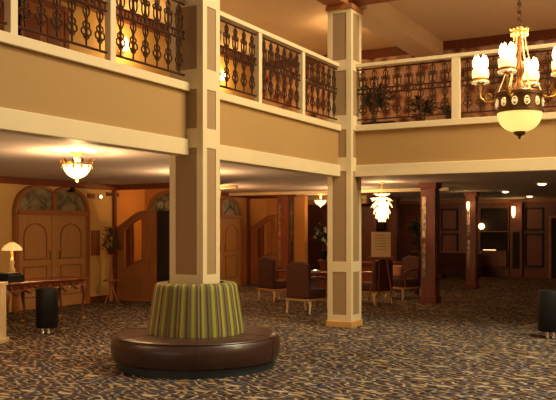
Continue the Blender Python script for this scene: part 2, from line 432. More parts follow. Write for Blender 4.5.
# ------------------------------------------------------------------ arched double doors
def arch_top(x, w=1.05, spring=1.97, rise=.5):
    a = abs(x)
    if a > .42*w/1.05: return spring+rise*math.sqrt(max(0, 1-((a-.42*w/1.05)/(.60*w))**2))
    return spring+rise-.10*(1-a/(.42*w/1.05))**2
def double_door(name, loc, rz):
    t = bpy.data.objects.new(name, None); COL.objects.link(t); t.location = loc; t.rotation_euler = (0, 0, rz); struct(t)
    N = 40
    xs = [-1.05+2.1*i/N for i in range(N+1)]
    hi = [max(arch_top(x), 1.9) for x in xs]
    lo = [max(1.88, (arch_top(x*1.06)-.06) if abs(x*1.06) < 1.04 else 1.88) for x in xs]
    lo = [min(l, h-.01) for l, h in zip(lo, hi)]
    MB().strip(xs, lo, hi, -.10, 0).build('arch_frame', 'wood', t)
    for s_ in (-1, 1):
        MB().box(*sorted((s_*.96, s_*1.05)), -.10, 0, 0, 1.9).build('jamb', 'wood', t)
        xa = [s_*(.05+.90*i/16) for i in range(17)]
        MB().strip(xa, [1.98]*17, [max(1.99, arch_top(x*1.06)-.055 if abs(x*1.06) < 1.04 else 1.99) for x in xa], -.05, -.03).build('transom_pane', 'glass_dark', t)
        g = MB()
        g.tube([(s_*.12, -.055, 2.02), (s_*.30, -.055, 2.12), (s_*.45, -.055, 2.26), (s_*.62, -.055, 2.14), (s_*.80, -.055, 2.03)], [.006, .02, .03, .02, .006], 6)
        g.build('leafy_relief', 'glass_dark', t)
        lf = MB().box(*sorted((s_*.07, s_*.955)), -.06, -.01, 0.01, 1.88).build('leaf', 'doorwood', t)
        cx = s_*.5; q = MB()
        arc = [(cx-.3, -.065, 1.0), (cx-.3, -.065, 1.45)]+[(cx-.3*math.cos(PI*i/10), -.065, 1.45+.26*math.sin(PI*i/10)) for i in range(1, 10)]+[(cx+.3, -.065, 1.45), (cx+.3, -.065, 1.0)]
        q.tube(arc, .016, 5, True)
        q.tube([(cx-.3, -.065, .25), (cx-.3, -.065, .85), (cx+.3, -.065, .85), (cx+.3, -.065, .25)], .016, 5, True)
        q.build('moulding', 'moulding', lf)
        MB().tube([(s_*.13, -.06, .98), (s_*.13, -.1, 1.0), (s_*.13, -.1, 1.14), (s_*.13, -.06, 1.16)], .010, 6).build('handle', 'bronze', lf)
    MB().box(-.96, .96, -.11, -.0, 1.88, 1.98).build('transom_rail', 'wood', t)
    MB().box(-.07, .07, -.09, 0, 0, 1.88).build('mullion', 'doorwood', t)
    MB().box(-.05, .05, -.10, 0, 1.98, 2.36).build('transom_mullion', 'wood', t)
    return t
double_door('door_1', (XW, 12.15, 0), PI/2)
double_door('door_2', (XW, 18.5, 0), PI/2)

# arched opening beside the stairs
d3 = bpy.data.objects.new('door_3', None); COL.objects.link(d3); d3.location = (-10.35, 14.2, 0); struct(d3)
N = 24; xs = [-.66+1.32*i/N for i in range(N+1)]
el = lambda x, r, h: 2.0+h*math.sqrt(max(0, 1-(x/r)**2))
MB().strip(xs, [max(1.99, el(x, .56, .38)) if abs(x) < .56 else 1.99 for x in xs], [max(2.02, el(x, .66, .46)) for x in xs], -.06, .04).build('arch_frame', 'wood', d3)
for s_ in (-1, 1): MB().box(*sorted((s_*.42, s_*.66)), -.05, .04, 0, 2.0).build('jamb', 'wood', d3)
MB().strip([-.55+1.1*i/16 for i in range(17)], [2.0]*17, [max(2.01, el(-.55+1.1*i/16, .56, .38)) for i in range(17)], -.02, 0).build('transom_pane', 'glass_dark', d3)
g = MB()
for x in (-.3, -.1, .1, .3):
    g.ring((x, -.03, 2.13), .07, .07, .01); g.ring((x, -.03, 2.13), .03, .03, .01)
g.build('etched_ornament', 'cream', d3)
MB().box(-.42, .42, 0, .04, 0, 2.0).build('leaf', 'dark_void', d3)  # dark sheet standing for the shade inside the open arch
struct(MB().box(XW, -9.7, 14.2, 14.28, 2.5, H).build('wall_stairs', 'wall_o'))

# ------------------------------------------------------------------ swept wooden stair partitions
def cat(p, x):
    for (x0, z0), (x1, z1) in zip(p, p[1:]):
        if x <= x1:
            u = (x-x0)/(x1-x0); u = u*u*(3-2*u) if False else u
            return z0+(z1-z0)*u
    return p[-1][1]
def stair_partition(label, loc, group):
    t = thing('stair_partition', label, 'partition', loc, group=group)
    top = [(0, 1.58), (.15, 1.66), (.3, 1.75), (.45, 1.85), (.6, 1.93), (.75, 1.97), (.87, 1.98)]
    bot = [(0, .66), (.24, .68), (.4, .72), (.55, .80), (.7, .86), (.87, .90)]
    xs = [.87*i/16 for i in range(17)]
    MB().strip(xs, [.0]*17, [cat(bot, x) for x in xs], 0, .08).build('side_panel', 'wood', t)
    MB().strip(xs, [cat(bot, x)-.0 for x in xs], [cat(bot, x)+.05 for x in xs], -.025, .1).build('lower_rail', 'moulding', t)
    MB().strip(xs, [cat(top, x)-.13 for x in xs], [cat(top, x)-.03 for x in xs], 0, .08).build('upper_panel', 'wood', t)
    MB().strip(xs, [cat(top, x)-.03 for x in xs], [cat(top, x)+.03 for x in xs], -.03, .11).build('handrail', 'moulding', t)
    for x0, x1, m_ in ((0, .22, 'wood'), (.72, .87, 'wood')):
        MB().strip([x0, x1], [cat(bot, x0)+.05, cat(bot, x1)+.05], [cat(top, x0)-.13, cat(top, x1)-.13], .01, .07).build('stile', m_, t)
    for x in (.27, .34, .43):
        MB().strip([x, x+.055], [cat(bot, x)+.05]*2, [cat(top, x)-.13]*2, .02, .06).build('baluster', 'darkwood', t)
    MB().box(.12, .78, -.012, 0, .12, .56).build('raised_panel', 'moulding', t, bevel=.01)
    return t
stair_partition('wooden stair screen with a swept top rail, left of the column with the round seat', (XW+.03, 14.12, 0), 'swept wooden stair screens')
stair_partition('far wooden stair screen with a swept rail, seen between the two cream columns', (XW+.03, 20.02, 0), 'swept wooden stair screens')

# ------------------------------------------------------------------ dark clad columns
def clad_column(x, y, label, w=.16, sconce=False):
    t = thing('wood_clad_column', label, 'column', (x, y, 0), group='dark wood columns with mirrored strips')
    MB().box(-w, w, -w, w, 0, H).build('shaft', 'darkwood', t)
    MB().box(-w-.03, w+.03, -w-.03, w+.03, 0, .16).build('base', 'darkwood', t, bevel=.01)
    MB().box(-w-.04, w+.04, -w-.04, w+.04, H-.12, H).build('capital', 'darkwood', t, bevel=.01)
    for z0, z1 in ((.55, 1.3), (1.4, 2.3)):
        MB().box(-w+.04, -w+.12, -w-.012, -w, z0, z1).build('mirror_strip', 'mirror', t)
        MB().box(w, w+.012, -.06, .06, z0, z1).build('mirror_strip', 'mirror', t)
    return t
clad_column(-5.4, 16.8, 'dark wood column with mirrored strip, nearest behind the corner column')
clad_column(-5.72, 21.4, 'dark wood column with mirrored strip beside the white globe lamp', .13)
clad_column(-10.2, 19.15, 'dark wood column standing behind the armchair, between the cream columns', .17)
clad_column(-9.0, 24.2, 'slim dark wood column behind the easel board', .15)
pl = thing('wood_pilaster', 'red wood pilaster carrying the yellow wall sconce', 'pilaster', (-5.7, YB-.101, 0))
MB().box(-.19, .19, -.1, .1, 0, 2.48).build('shaft', 'darkwood', pl)
MB().box(-.11, .11, -.12, -.1, .3, 1.5).build('fretwork', 'dark_void', pl)

# ------------------------------------------------------------------ panelled back wall
M['panelred'] = mat('red_wood_panel', srgb(126, 60, 34), .4, noise=.5, nscale=4, stretch=(6, 6, .7), c2=srgb(96, 42, 24))
def wall_panel(x, label, w=.30):
    t = thing('wall_panel', label, 'wall panel', (x, YB, .35), group='framed wood panels along the back wall')
    for z0, z1 in ((0, 1.1), (1.2, 1.95)):
        MB().box(-w, w, -.03, 0, z0, z1).build('panel', 'panelred', t)
        f = MB()
        f.box(-w, -w+.06, -.05, -.03, z0, z1).box(w-.06, w, -.05, -.03, z0, z1).box(-w+.06, w-.06, -.05, -.03, z0, z0+.06).box(-w+.06, w-.06, -.05, -.03, z1-.06, z1)
        f.build('frame', 'dark_void', t)
for x, lb in ((-5.15, 'framed red wood panel pair right of the yellow wall sconce'), (-7.98, 'framed wood panel pair left of the column beside the globe lamp'),
              (-8.75, 'framed wood panel pair seen just right of the nearest dark column'), (-10.6, 'framed wood panel pair behind the easel board'), (-11.6, 'framed wood panel pair beside the corner column at the far wall')):
    wall_panel(x, lb)
# dark recess with lit counter
rc = thing('bar_niche', 'dark niche with a lit counter edge right of the globe lamp', 'niche', (-6.45, YB, 0))
MB().box(-.46, .46, -.02, 0, .35, 2.3).build('backing', 'dark_void', rc)  # dark colour stands for the shade inside the niche
f = MB(); f.box(-.52, -.46, -.1, 0, 0, 2.36).box(.46, .50, -.1, 0, 0, 2.36).box(-.46, .46, -.1, 0, 2.3, 2.36); f.build('frame', 'darkwood', rc)
MB().box(-.46, .46, -.32, -.02, .35, .84).build('cupboard', 'darkwood', rc)
MB().box(-.46, .46, -.36, -.02, .84, .88).build('counter', 'marble', rc)
MB().box(-.46, .46, -.2, -.02, 1.5, 1.53).build('shelf', 'wood', rc)
MB().tube([(-.3, -.33, .905), (.12, -.33, .905)], .008, 6).build('counter_glow', 'flush', rc)  # glowing tube added so the counter edge looks lit
rc2 = thing('dark_doorway', 'dark doorway at the right edge of the photo', 'doorway', (-4.2, YB, 0))
MB().box(-.42, .42, -.02, 0, 0, 1.95).build('leaf', 'dark_void', rc2)  # flat dark panel in place of the unlit opening
f = MB(); f.box(-.5, -.42, -.06, 0, 0, 2.03).box(.42, .5, -.06, 0, 0, 2.03).box(-.42, .42, -.06, 0, 1.95, 2.03); f.build('frame', 'wood', rc2)
# gilt portal between the cream columns
x, y = P(299.5, 25)
gp = bpy.data.objects.new('door_4', None); COL.objects.link(gp); gp.location = (x, y, 0); struct(gp)
MB().box(-.12, .1, -.1, .1, 0, 2.5).build('jamb', 'gold_base', gp)
MB().box(.1, 2.3, -.1, .1, 2.36, 2.5).build('head', 'gold_base', gp)
MB().box(-.14, 2.3, -.14, .14, 2.5, H).build('cornice', 'cream', gp)
MB().box(.35, 2.2, .9, .96, 0, 2.3).build('leaf', 'darkwood', gp)
# bench panel on back wall
bn = thing('bench', 'long dark bench with pale top rail between the two dark columns', 'bench', (-7.4, 25.6, 0))
MB().box(-1.6, .8, -.25, .25, .1, .42).build('seat', 'darkfab', bn, bevel=.03)
MB().box(-1.6, .8, .2, .3, .42, .82).build('backrest', 'darkfab', bn, bevel=.03)
MB().box(-1.6, .8, .18, .32, .82, .86).build('top_rail', 'wood', bn)
for xx in (-1.5, -.4, .7): MB().box(xx-.04, xx+.04, -.2, .2, 0, .1).build('foot', 'darkwood', bn)

# ------------------------------------------------------------------ upper floor furnishing
def upper_door(px, label):
    k = (px-278)/800; b = -XU/(cS-cC*k); y = (cS*k+cC)*b
    t = thing('panelled_door', label, 'door', (XU, y, FZ), PI/2)
    lf = MB().box(-.48, .48, -.05, 0, 0, 2.02).build('leaf', 'wood', t)
    f = MB(); f.box(-.58, -.48, -.07, 0, 0, 2.12).box(.48, .58, -.07, 0, 0, 2.12).box(-.48, .48, -.07, 0, 2.02, 2.12); f.build('frame', 'darkwood', t)
    for z0, z1 in ((.2, .9), (1.05, 1.85)):
        for s_ in (-1, 1): MB().box(*sorted((s_*.08, s_*.4)), -.065, -.05, z0, z1).build('raised_panel', 'darkwood', lf, bevel=.008)
    MB().ball((.4, -.09, 1.0), .03).build('knob', 'gold', lf, smooth=True)
    return t
upper_door(41, 'brown panelled door on the upper floor, left of the leftmost glowing sconce')
upper_door(277, 'dark panelled door on the upper floor seen through the middle railing bays')
upper_door(-12, 'brown door at the left edge of the upper floor')
def sideboard(x, y, rz, label, L=.9, hh=.9, m_='darkwood', cat_='sideboard', nm='sideboard'):
    t = thing(nm, label, cat_, (x, y, FZ+.003), rz)
    MB().box(-L/2, L/2, -.42, 0, .1, hh-.04).build('body', m_, t)
    MB().box(-L/2-.03, L/2+.03, -.45, 0, hh-.04, hh).build('top', m_, t, bevel=.006)
    for s_ in (-1, 1):
        dd = MB().box(*sorted((s_*.02, s_*(L/2-.03))), -.44, -.42, .16, hh-.1).build('door', 'wood', t)
        MB().ball((s_*.06, -.455, hh*.6), .015, 8, 6).build('knob', 'gold', dd)
        for q in (-.38, -.06): MB().box(s_*(L/2-.05)-.03, s_*(L/2-.05)+.03, q-.03, q+.03, 0, .1).build('foot', m_, t)
    return t
k = (160-278)/800; b = -XU/(cS-cC*k)
sideboard(XU+.12, (cS*k+cC)*b, PI/2, 'dark sideboard on the upper floor, right of the leftmost glowing sconce', .62, 1.25)
k = (240-278)/800; b = -XU/(cS-cC*k)
sideboard(XU+.12, (cS*k+cC)*b, PI/2, 'dark sideboard on the upper floor right of the sconce by the column', 1.1, .8)
# dark sofa behind the right railing
sx, sy = P(388, 16.6)
so = thing('sofa', 'low dark sofa on the upper floor behind the right railing', 'sofa', (-7.0, 15.95, FZ+.003))
MB().box(-.1, 1.0, -.4, .4, .1, .40).build('seat', 'blackgloss', so, bevel=.04)
MB().box(-.1, 1.0, .25, .45, .40, .72).build('backrest', 'blackgloss', so, bevel=.04)
for q in (-.22, 1.0): MB().box(q, q+.12, -.4, .45, .1, .56).build('armrest', 'blackgloss', so, bevel=.03)
for q in (-.15, .95):
    for r_ in (-.35, .35): MB().box(q, q+.06, r_-.03, r_+.03, 0, .1).build('leg', 'darkwood', so)
def plant(x, y, z, label, hh, rad, n, pot=.18, leafm='leaf', flowers=0, potm='bronze', nm='potted_plant', cat_='plant', vz=.3, L=.2, loc_stem=.25):
    t = thing(nm, label, cat_, (x, y, z))
    MB().lathe([(0, 0), (pot*.6, 0), (pot, vz*.85), (pot*1.05, vz), (pot*.9, vz), (pot*.85, vz-.03), (0, vz-.03)], 18).build('pot', potm, t, smooth=True)
    m = MB(); fl = []
    zc = vz+loc_stem+(hh-vz-loc_stem)/2; zr = (hh-vz-loc_stem)/2+.02
    for i in range(n):
        th = random.uniform(0, 2*PI); ph = math.acos(random.uniform(-1, 1)); rr = rad*random.uniform(.25, .85)
        p = Vector((rr*math.sin(ph)*math.cos(th), rr*math.sin(ph)*math.sin(th), zc+zr*.85*math.cos(ph)*rr/rad))
        d = Vector((math.cos(th)*.7, math.sin(th)*.7, random.uniform(-.3, .8)))
        m.leaf(p, d, L*random.uniform(.7, 1.2), L*.38)
    for i in range(9):
        th = i*2.4; m.tube([(0, 0, vz-.05), (math.cos(th)*rad*.25, math.sin(th)*rad*.25, zc-.1), (math.cos(th)*rad*.6, math.sin(th)*rad*.6, zc+zr*.3)], .006, 4)
    m.build('foliage', leafm, t)
    for i in range(flowers):
        th = -PI/2+random.uniform(-1.3, 1.3)+.3; zz = zc+random.uniform(-.8, .8)*zr*.8
        q = MB(); c = (math.cos(th)*rad*.85, math.sin(th)*rad*.85, zz)
        for a in range(6):
            q.leaf(c, (math.cos(a*PI/3), math.sin(a*PI/3)-.3, .25*math.sin(a*2)), .055, .04)
            q.leaf(c, (math.cos(a*PI/3), -.4, math.sin(a*PI/3)), .055, .04)
        q.build('blossom', 'petal', t)
    return t
x, y = P(374, 15.2); plant(x, y, FZ+.002, 'dark potted plant behind the upper railing next to the corner column', 1.15, .34, 150, L=.2)
x, y = P(422, 16.3); plant(x, y, FZ+.002, 'green potted plant left of the cream post on the right railing', 1.2, .27, 120, L=.18)
x, y = P(449, 15.6); plant(x, y, FZ+.002, 'smaller green potted plant close beside the railing post', .85, .16, 80, L=.12)

# ------------------------------------------------------------------ sconces
def wall_sconce(x, y, z, rz, label, s=1.0, pw=14, kind='globe'):
    t = thing('wall_sconce', label, 'wall lamp', (x, y, z), rz)
    MB().lathe([(0, 0), (.055*s, .005), (.045*s, .02), (0, .025)], 14).build('backplate', 'gold', t).rotation_euler = (PI/2, 0, 0)
    MB().tube([(0, -.02, 0), (0, -.10*s, -.04*s), (0, -.13*s, .0)], .008*s, 6).build('arm', 'gold', t)
    if kind == 'globe':
        MB().lathe([(0, 0), (.04*s, .0), (.075*s, .05*s), (.085*s, .1*s), (.06*s, .17*s), (.035*s, .23*s), (.03*s, .25*s), (0, .25*s)], 16, (0, -.13*s, 0)).build('glass_shade', 'sconce', t, smooth=True)
    else:
        MB().lathe([(0, -.2*s), (.05*s, -.12*s), (.075*s, .05*s), (.06*s, .2*s), (0, .22*s)], 14, (0, -.13*s, 0)).build('glass_shade', 'sconce', t, smooth=True)
    if pw:
        v = Matrix.Rotation(rz, 3, 'Z') @ Vector((0, -.32*s, .1*s)); point((x+v.x, y+v.y, z+v.z), pw, (1, .62, .2), .04)
    return t
def wy(px, X): 
    k = (px-278)/800; b = -X/(cS-cC*k); return (cS*k+cC)*b
wall_sconce(XU, wy(125, XU+.13), 4.86, PI/2, 'leftmost glowing sconce on the upper floor wall', 1.0, 18)
wall_sconce(XU, wy(223, XU+.13), 4.86, PI/2, 'glowing sconce on the upper wall right beside the tall column', .9, 18)
wall_sconce(XU, wy(325, XU+.13), 4.86, PI/2, 'glowing sconce on the upper wall near the corner column', 1.0, 14)
wall_sconce(-5.76, YB-.2, 2.14, 0, 'tall yellow sconce on the far red wood pilaster', .95, 3, 'tall')
wall_sconce(-5.76, 21.4-.145, 2.2, 0, 'slim sconce on the dark column beside the globe lamp', .6, 1.5, 'tall')
kx = P(480, 26.7)
t = wall_sconce(kx[0], YB, 1.66, 0, 'round white globe lamp on the far wall left of the niche', 1.0, 0)
for c in list(t.children):
    if c.name.startswith('glass'): bpy.data.objects.remove(c)
MB().ball((0, -.13, .03), .105, 16, 12).build('globe', 'sconce', t, smooth='all')
x, y = P(408, 26.6); wall_sconce(x, YB, 1.55, 0, 'small sconce on the far wall right of the hanging glass lamp', .8, 1.5, 'tall')

# ------------------------------------------------------------------ recessed downlights
for i, (px, b_, r_, pw, lb) in enumerate(((505.5, 21.0, .08, 9, 'faint recessed downlight, leftmost of the right ceiling group'), (529.5, 24.0, .09, 9, 'recessed downlight in front of the yellow sconce'),
        (542, 17.4, .09, 10, 'nearest and brightest recessed downlight on the right ceiling'), (544, 26.2, .08, 8, 'far recessed downlight over the red wall panel'),
        (374, 25.5, .11, 9, 'bright ceiling spot left of the hanging glass lamp'))):
    x, y = P(px, b_)
    t = thing('downlight', lb, 'ceiling lamp', (x, y, H), group='recessed downlights in the lower ceiling')
    MB().lathe([(r_*1.25, 0), (r_*1.25, -.012), (r_, -.02), (r_, 0)], 20).build('ring', 'gold', t, smooth=True)
    MB().lathe([(0, -.004), (r_, -.006), (r_, -.03), (r_*.6, -.05), (0, -.055)], 20).build('lens', 'down', t, smooth=True)
    spot((x, y, H-.08), pw)

# ------------------------------------------------------------------ round ottoman
ot = thing('round_ottoman', 'round brown leather seat with striped fabric backrest around the column', 'ottoman', (-5.375, 7.842, 0))
MB().lathe([(.50, 0), (.93, 0), (.93, .10), (.50, .10), (.50, 0)], 72).build('plinth', 'plinth', ot, smooth=True)
sm = MB()
R = .985
prof = [(.50, .085), (.93, .085), (.965, .10), (R, .15), (R+.008, .26), (R-.002, .33), (.955, .368), (.90, .385), (.75, .388), (.55, .385), (.50, .38)]
sm.lathe(prof+[prof[0]], 96)
seat = sm.build('seat', 'leather', ot, smooth=True)
s = MB()
for a in range(6):
    th = math.radians(a*60-55)
    s.tube([(r_*math.cos(th), r_*math.sin(th), z+.001) for r_, z in prof[2:10]], .005, 5)
s.tube([((.968)*math.cos(2*PI*i/80), (.968)*math.sin(2*PI*i/80), .365) for i in range(80)], .006, 5, True)
s.build('piping', 'leather', seat, smooth=True)
# pleated backrest
bm = MB(); n = 168; rings = []
for r_, z in ((.565, .385), (.56, .46), (.535, .62), (.51, .78), (.492, .90), (.482, .945), (.462, .968), (.42, .975), (.335, .972)):
    rg = []
    for i in range(n):
        th = 2*PI*i/n; q = r_*(1-.016*abs(math.cos(th*21))**6) if r_ > .4 else r_
        rg.append(bm.b.verts.new((q*math.cos(th), q*math.sin(th), z)))
    rings.append(rg)
for A, B in zip(rings, rings[1:]):
    for i in range(n): bm.b.faces.new((A[i], A[(i+1) % n], B[(i+1) % n], B[i]))
bm.build('backrest', 'stripes', ot, smooth='all')

# ------------------------------------------------------------------ console table with things on it
TX0, TX1, TY0, TY1 = -10.45, -9.78, 9.0, 10.9
ct = thing('console_table', 'ornate carved console table with marble top below the arched doors', 'table', ((TX0+TX1)/2, (TY0+TY1)/2, 0))
a, b = (TX1-TX0)/2, (TY1-TY0)/2
MB().box(-a, a, -b, b, .705, .745).build('tabletop', 'marble', ct, bevel=.012)
MB().box(-a+.05, a-.05, -b+.05, b-.05, .62, .705).build('apron', 'darkwood', ct)
o = MB()
def swag(p, q, sag):
    pts = []; rad = []
    for k in range(13):
        u = k/12; pts.append((p[0]+(q[0]-p[0])*u, p[1]+(q[1]-p[1])*u, .63-sag*math.sin(PI*u)-.012*math.cos(4*PI*u))); rad.append(.012+.010*math.sin(PI*u)+.004*(k % 2))
    o.tube(pts, rad, 6)
ny = 6
for i in range(ny):
    y0 = -b+.12+i*(2*b-.24)/ny; y1 = y0+(2*b-.24)/ny
    swag((a-.04, y0, 0), (a-.04, y1, 0), .085 if i % 2 == 0 else .055)
    o.ball((a-.035, y0, .65), .03, 8, 6, .9)
    o.ball((a-.035, (y0+y1)/2, .66), .022, 8, 6, 1.2)
for i in range(2): swag((-a+.1+i*(a-.1), -b+.04, 0), (-a+.1+(i+1)*(a-.1), -b+.04, 0), .07)
o.build('carving', 'bronze', ct, smooth=True)
for xx in (a-.07, -a+.07):
    for yy in (-b+.07, 0, b-.07):
        sg = 1 if xx > 0 else -1
        pts = [(xx, yy, .62), (xx+sg*.03, yy, .54), (xx+sg*.025, yy, .42), (xx-sg*.01, yy, .25), (xx-sg*.015, yy, .12), (xx+sg*.02, yy, .03), (xx+sg*.025, yy, .0)]
        lg = MB().tube(pts, [.045, .042, .03, .02, .018, .022, .022], 8).build('leg', 'darkwood', ct, smooth=True)
        MB().ball((xx+sg*.02, yy, .03), .03, 10, 6, .95).build('foot', 'gold', lg, smooth=True)
# lamp
lx, ly = -10.2, 9.52
tl = thing('table_lamp', 'small lamp with glowing scalloped shade on the console table', 'lamp', (lx, ly, .745))
MB().lathe([(0, 0), (.11, 0), (.11, .02), (.06, .04), (.03, .07), (.05, .12), (.055, .18), (.03, .24), (.045, .30), (.02, .36), (.02, .56), (0, .56)], 18).build('base', 'paper', tl, smooth=True)
m = MB(); rg = []; n = 48
for r_, z in ((.04, .635), (.055, .62), (.09, .60), (.125, .57), (.152, .53), (.155, .50)):
    rg.append([m.b.verts.new((r_*(1+.06*math.cos(8*2*PI*i/n))*math.cos(2*PI*i/n), r_*(1+.06*math.cos(8*2*PI*i/n))*math.sin(2*PI*i/n), z)) for i in range(n)])
for A, B in zip(rg, rg[1:]):
    for i in range(n): m.b.faces.new((A[i], A[(i+1) % n], B[(i+1) % n], B[i]))
m.build('shade', 'shade', tl, smooth='all')
MB().lathe([(0, .62), (.042, .635), (.02, .65), (.012, .67), (0, .68)], 12).build('finial', 'gold', tl, smooth=True)
point((lx, ly, .745+.42), 6, (1, .6, .22), .04)
# black box and brochures
bb = thing('equipment_box', 'flat black box at the left end of the console table', 'box', (-10.0, 9.2, .745), .1)
MB().box(-.22, .2, -.17, .22, 0.0, .12).build('body', 'blackgloss', bb, bevel=.01)
MB().box(-.18, .16, -.13, .18, .12, .15).build('lid', 'blackgloss', bb, bevel=.01)
# white pedestal at the left border
x, y = P(-4, 11.3)
pd = thing('white_pedestal', 'pale painted pedestal cut by the left edge of the photo', 'pedestal', (x, y, 0), CA)
MB().box(-.11, .11, -.11, .11, .06, .80).build('shaft', 'cream', pd, bevel=.008)
MB().box(-.14, .14, -.14, .14, 0, .06).build('base', 'cream', pd, bevel=.008)
MB().box(-.13, .13, -.13, .13, .80, .85).build('top', 'cream', pd, bevel=.008)

# ------------------------------------------------------------------ black bins
def bin_(x, y, label):
    t = thing('waste_bin', label, 'bin', (x, y, 0), group='black bins with chrome feet')
    MB().lathe([(0, .10), (.16, .10), (.168, .115), (.168, .67), (.16, .69), (.125, .69), (.12, .66), (0, .66)], 32).build('body', 'blackgloss', t, smooth=True)
    MB().lathe([(.12, .69), (.162, .69), (.162, .70), (.12, .70), (.12, .69)], 32).build('rim', 'plinth', t, smooth=True)
    for q in (-.045, .045):
        px_, py_ = q*cC, q*cS
        MB().lathe([(0, 0), (.028, 0), (.03, .02), (.02, .04), (.018, .10), (0, .10)], 12, (px_+.06*cS, py_-.06*cC, 0)).build('foot', 'chrome', t, smooth=True)
    MB().lathe([(0, 0), (.028, 0), (.03, .02), (.02, .04), (.018, .10), (0, .10)], 12, (-.08*cS, .08*cC, 0)).build('foot', 'chrome', t, smooth=True)
    return t
x, y = P(47, 12.2); bin_(x, y, 'black bin with chrome feet in front of the carved console table')
x, y = P(549.5, 11.75); bin_(x, y, 'black bin with chrome feet at the right edge under the balcony')

# ------------------------------------------------------------------ plant stand by the wall
x, y = P(111, 17.2)
fs = thing('flower_stand', 'tall brown stand of dried foliage against the ochre wall right of the doors', 'plant stand', (x, y, 0))
m = MB()
for a in range(3):
    th = a*2*PI/3+.4
    m.tube([(0, 0, .5), (.05*math.cos(th), .05*math.sin(th), .3), (.13*math.cos(th), .13*math.sin(th), .08), (.17*math.cos(th), .17*math.sin(th), .01)], .014, 6)
m.tube([(0, 0, .06), (0, 0, .3), (0, 0, .5), (0, 0, .8), (0, 0, 1.12)], [.05, .03, .055, .03, .035], 8)
m.build('stand', 'wood', fs, smooth=True)
MB().lathe([(0, .48), (.16, .48), (.16, .51), (0, .51)], 20).build('shelf', 'wood', fs)
MB().lathe([(0, 1.05), (.05, 1.05), (.10, 1.17), (.11, 1.2), (0, 1.19)], 16).build('bowl', 'bronze', fs, smooth=True)
m = MB()
for i in range(190):
    th = random.uniform(0, 2*PI); u = random.random()
    rr = .17*math.sqrt(random.random()); z = 1.15+.45*u
    m.leaf((rr*math.cos(th)*(1-.5*u), rr*math.sin(th)*(1-.5*u), z), (math.cos(th), math.sin(th), random.uniform(-.4, 1.2)), .13, .05)
m.build('foliage', 'dryleaf', fs)
# wall plaques and fittings on the left wall
def plaque(px, z0, z1, wd, label, m1, m2, nm, cat_):
    t = thing(nm, label, cat_, (XW, wy(px, XW), (z0+z1)/2), PI/2)
    hh = (z1-z0)/2
    MB().box(-wd/2, wd/2, -.03, 0, -hh, hh).build('plate', m1, t, bevel=.004)
    MB().box(-wd/2+.03, -.012, -.036, -.03, -hh+.03, hh-.03).build('inset', m2, t)
    MB().box(.012, wd/2-.03, -.036, -.03, -hh+.03, hh-.03).build('inset', m2, t)
plaque(95, 1.02, 1.57, .26, 'narrow framed wall plaque between the arched doors and the foliage stand', 'moulding', 'wood', 'wall_plaque', 'picture')
plaque(91, 2.26, 2.38, .24, 'small brown fitting above the plaque, beside the arched doors', 'moulding', 'darkwood', 'wall_fitting', 'fitting')
plaque(112, 2.33, 2.42, .42, 'dark ventilation grille high on the wall corner', 'darkwood', 'dark_void', 'wall_vent', 'vent')
cm = thing('security_camera', 'small dark dome under the ceiling above the arched doors', 'camera', (XW+.07, wy(68, XW), 2.42), PI/2)
MB().box(-.08, .08, -.02, 0, -.05, .05).build('mount', 'blackgloss', cm)
MB().ball((0, -.06, 0), .06, 12, 8).build('dome', 'blackgloss', cm, smooth='all')
el_ = thing('emergency_lamp', 'tiny bright lamp head beside the brown fitting on the ochre wall', 'lamp', (XW, wy(99, XW), 2.31), PI/2)
MB().box(-.05, .05, -.05, 0, -.06, .06).build('housing', 'cream', el_, bevel=.01)
MB().ball((0, -.06, 0), .03, 10, 6).build('bulb', 'down', el_)

# ------------------------------------------------------------------ flush ceiling lamp
def ceiling_bowl(x, y, r, drop, label, pw, leaves=12, H=2.6):
    t = thing('ceiling_lamp', label, 'ceiling lamp', (x, y, H))
    MB().lathe([(0, 0), (.09, 0), (.09, -.02), (.03, -.05), (.025, -.12), (0, -.12)], 16).build('canopy', 'gold', t, smooth=True)
    z0 = -drop
    MB().lathe([(0, z0)]+[(r*.88*math.sin(PI/2*i/8), z0+(drop-.16)*(1-math.cos(PI/2*i/8))) for i in range(1, 9)]+[(r*.80, -.155), (0, -.17)], 28).build('glass_bowl', 'flush', t, smooth=True)
    MB().lathe([(r*.88, -.165), (r*.96, -.17), (r*.96, -.145), (r*.88, -.14), (r*.88, -.165)], 28).build('rim', 'gold', t, smooth=True)
    for i in range(leaves):
        m = MB(); th = 2*PI*i/leaves; c, s_ = math.cos(th), math.sin(th)
        m.leaf((r*.9*c, r*.9*s_, -.17), (c*.5, s_*.5, .9), .10, .05, Vector((c, s_, 0)))
        m.leaf((r*.93*c, r*.93*s_, -.16), (c*.2, s_*.2, -1), .07, .04, Vector((c, s_, 0)))
        m.build('leaf_ornament', 'gold', t)
    MB().ball((.11*cS, -.11*cC, -.10), .022, 10, 6).build('bulb', 'bulb', t)
    MB().ball((-.11*cS, .11*cC, -.10), .022, 10, 6).build('bulb', 'bulb', t)
    MB().lathe([(0, -drop+.01), (.03, -drop), (.018, -drop-.03), (0, -drop-.05)], 12).build('finial', 'gold', t, smooth=True)
    point((x+.12*cS, y-.12*cC, H-.11), pw*.9, (1, .62, .26), .025)
    point((x, y, H-drop-.07), pw*.55, (1, .60, .26), .02)
    return t
x, y = P(77, 10.4); ceiling_bowl(x, y, .205, .34, 'glowing glass bowl lamp under the ceiling above the arched doors', 75)
ceiling_bowl(.5, 14.5, .25, .34, 'glass bowl lamp on the upper right ceiling outside the photo', 42, H=5.6)  # unseen lamp added to light the upper ceiling and wallpaper
ceiling_bowl(-6.31, 14.2, .2, .3, 'glass bowl lamp on the upper ceiling hidden behind the corner column', 22, H=5.6)  # added out of sight to brighten the upper ceiling
ceiling_bowl(-7.5, 5.0, .25, .34, 'glass bowl lamp on the upper left ceiling above the frame', 30, H=5.6)  # not visible; put in for more light on the upper left
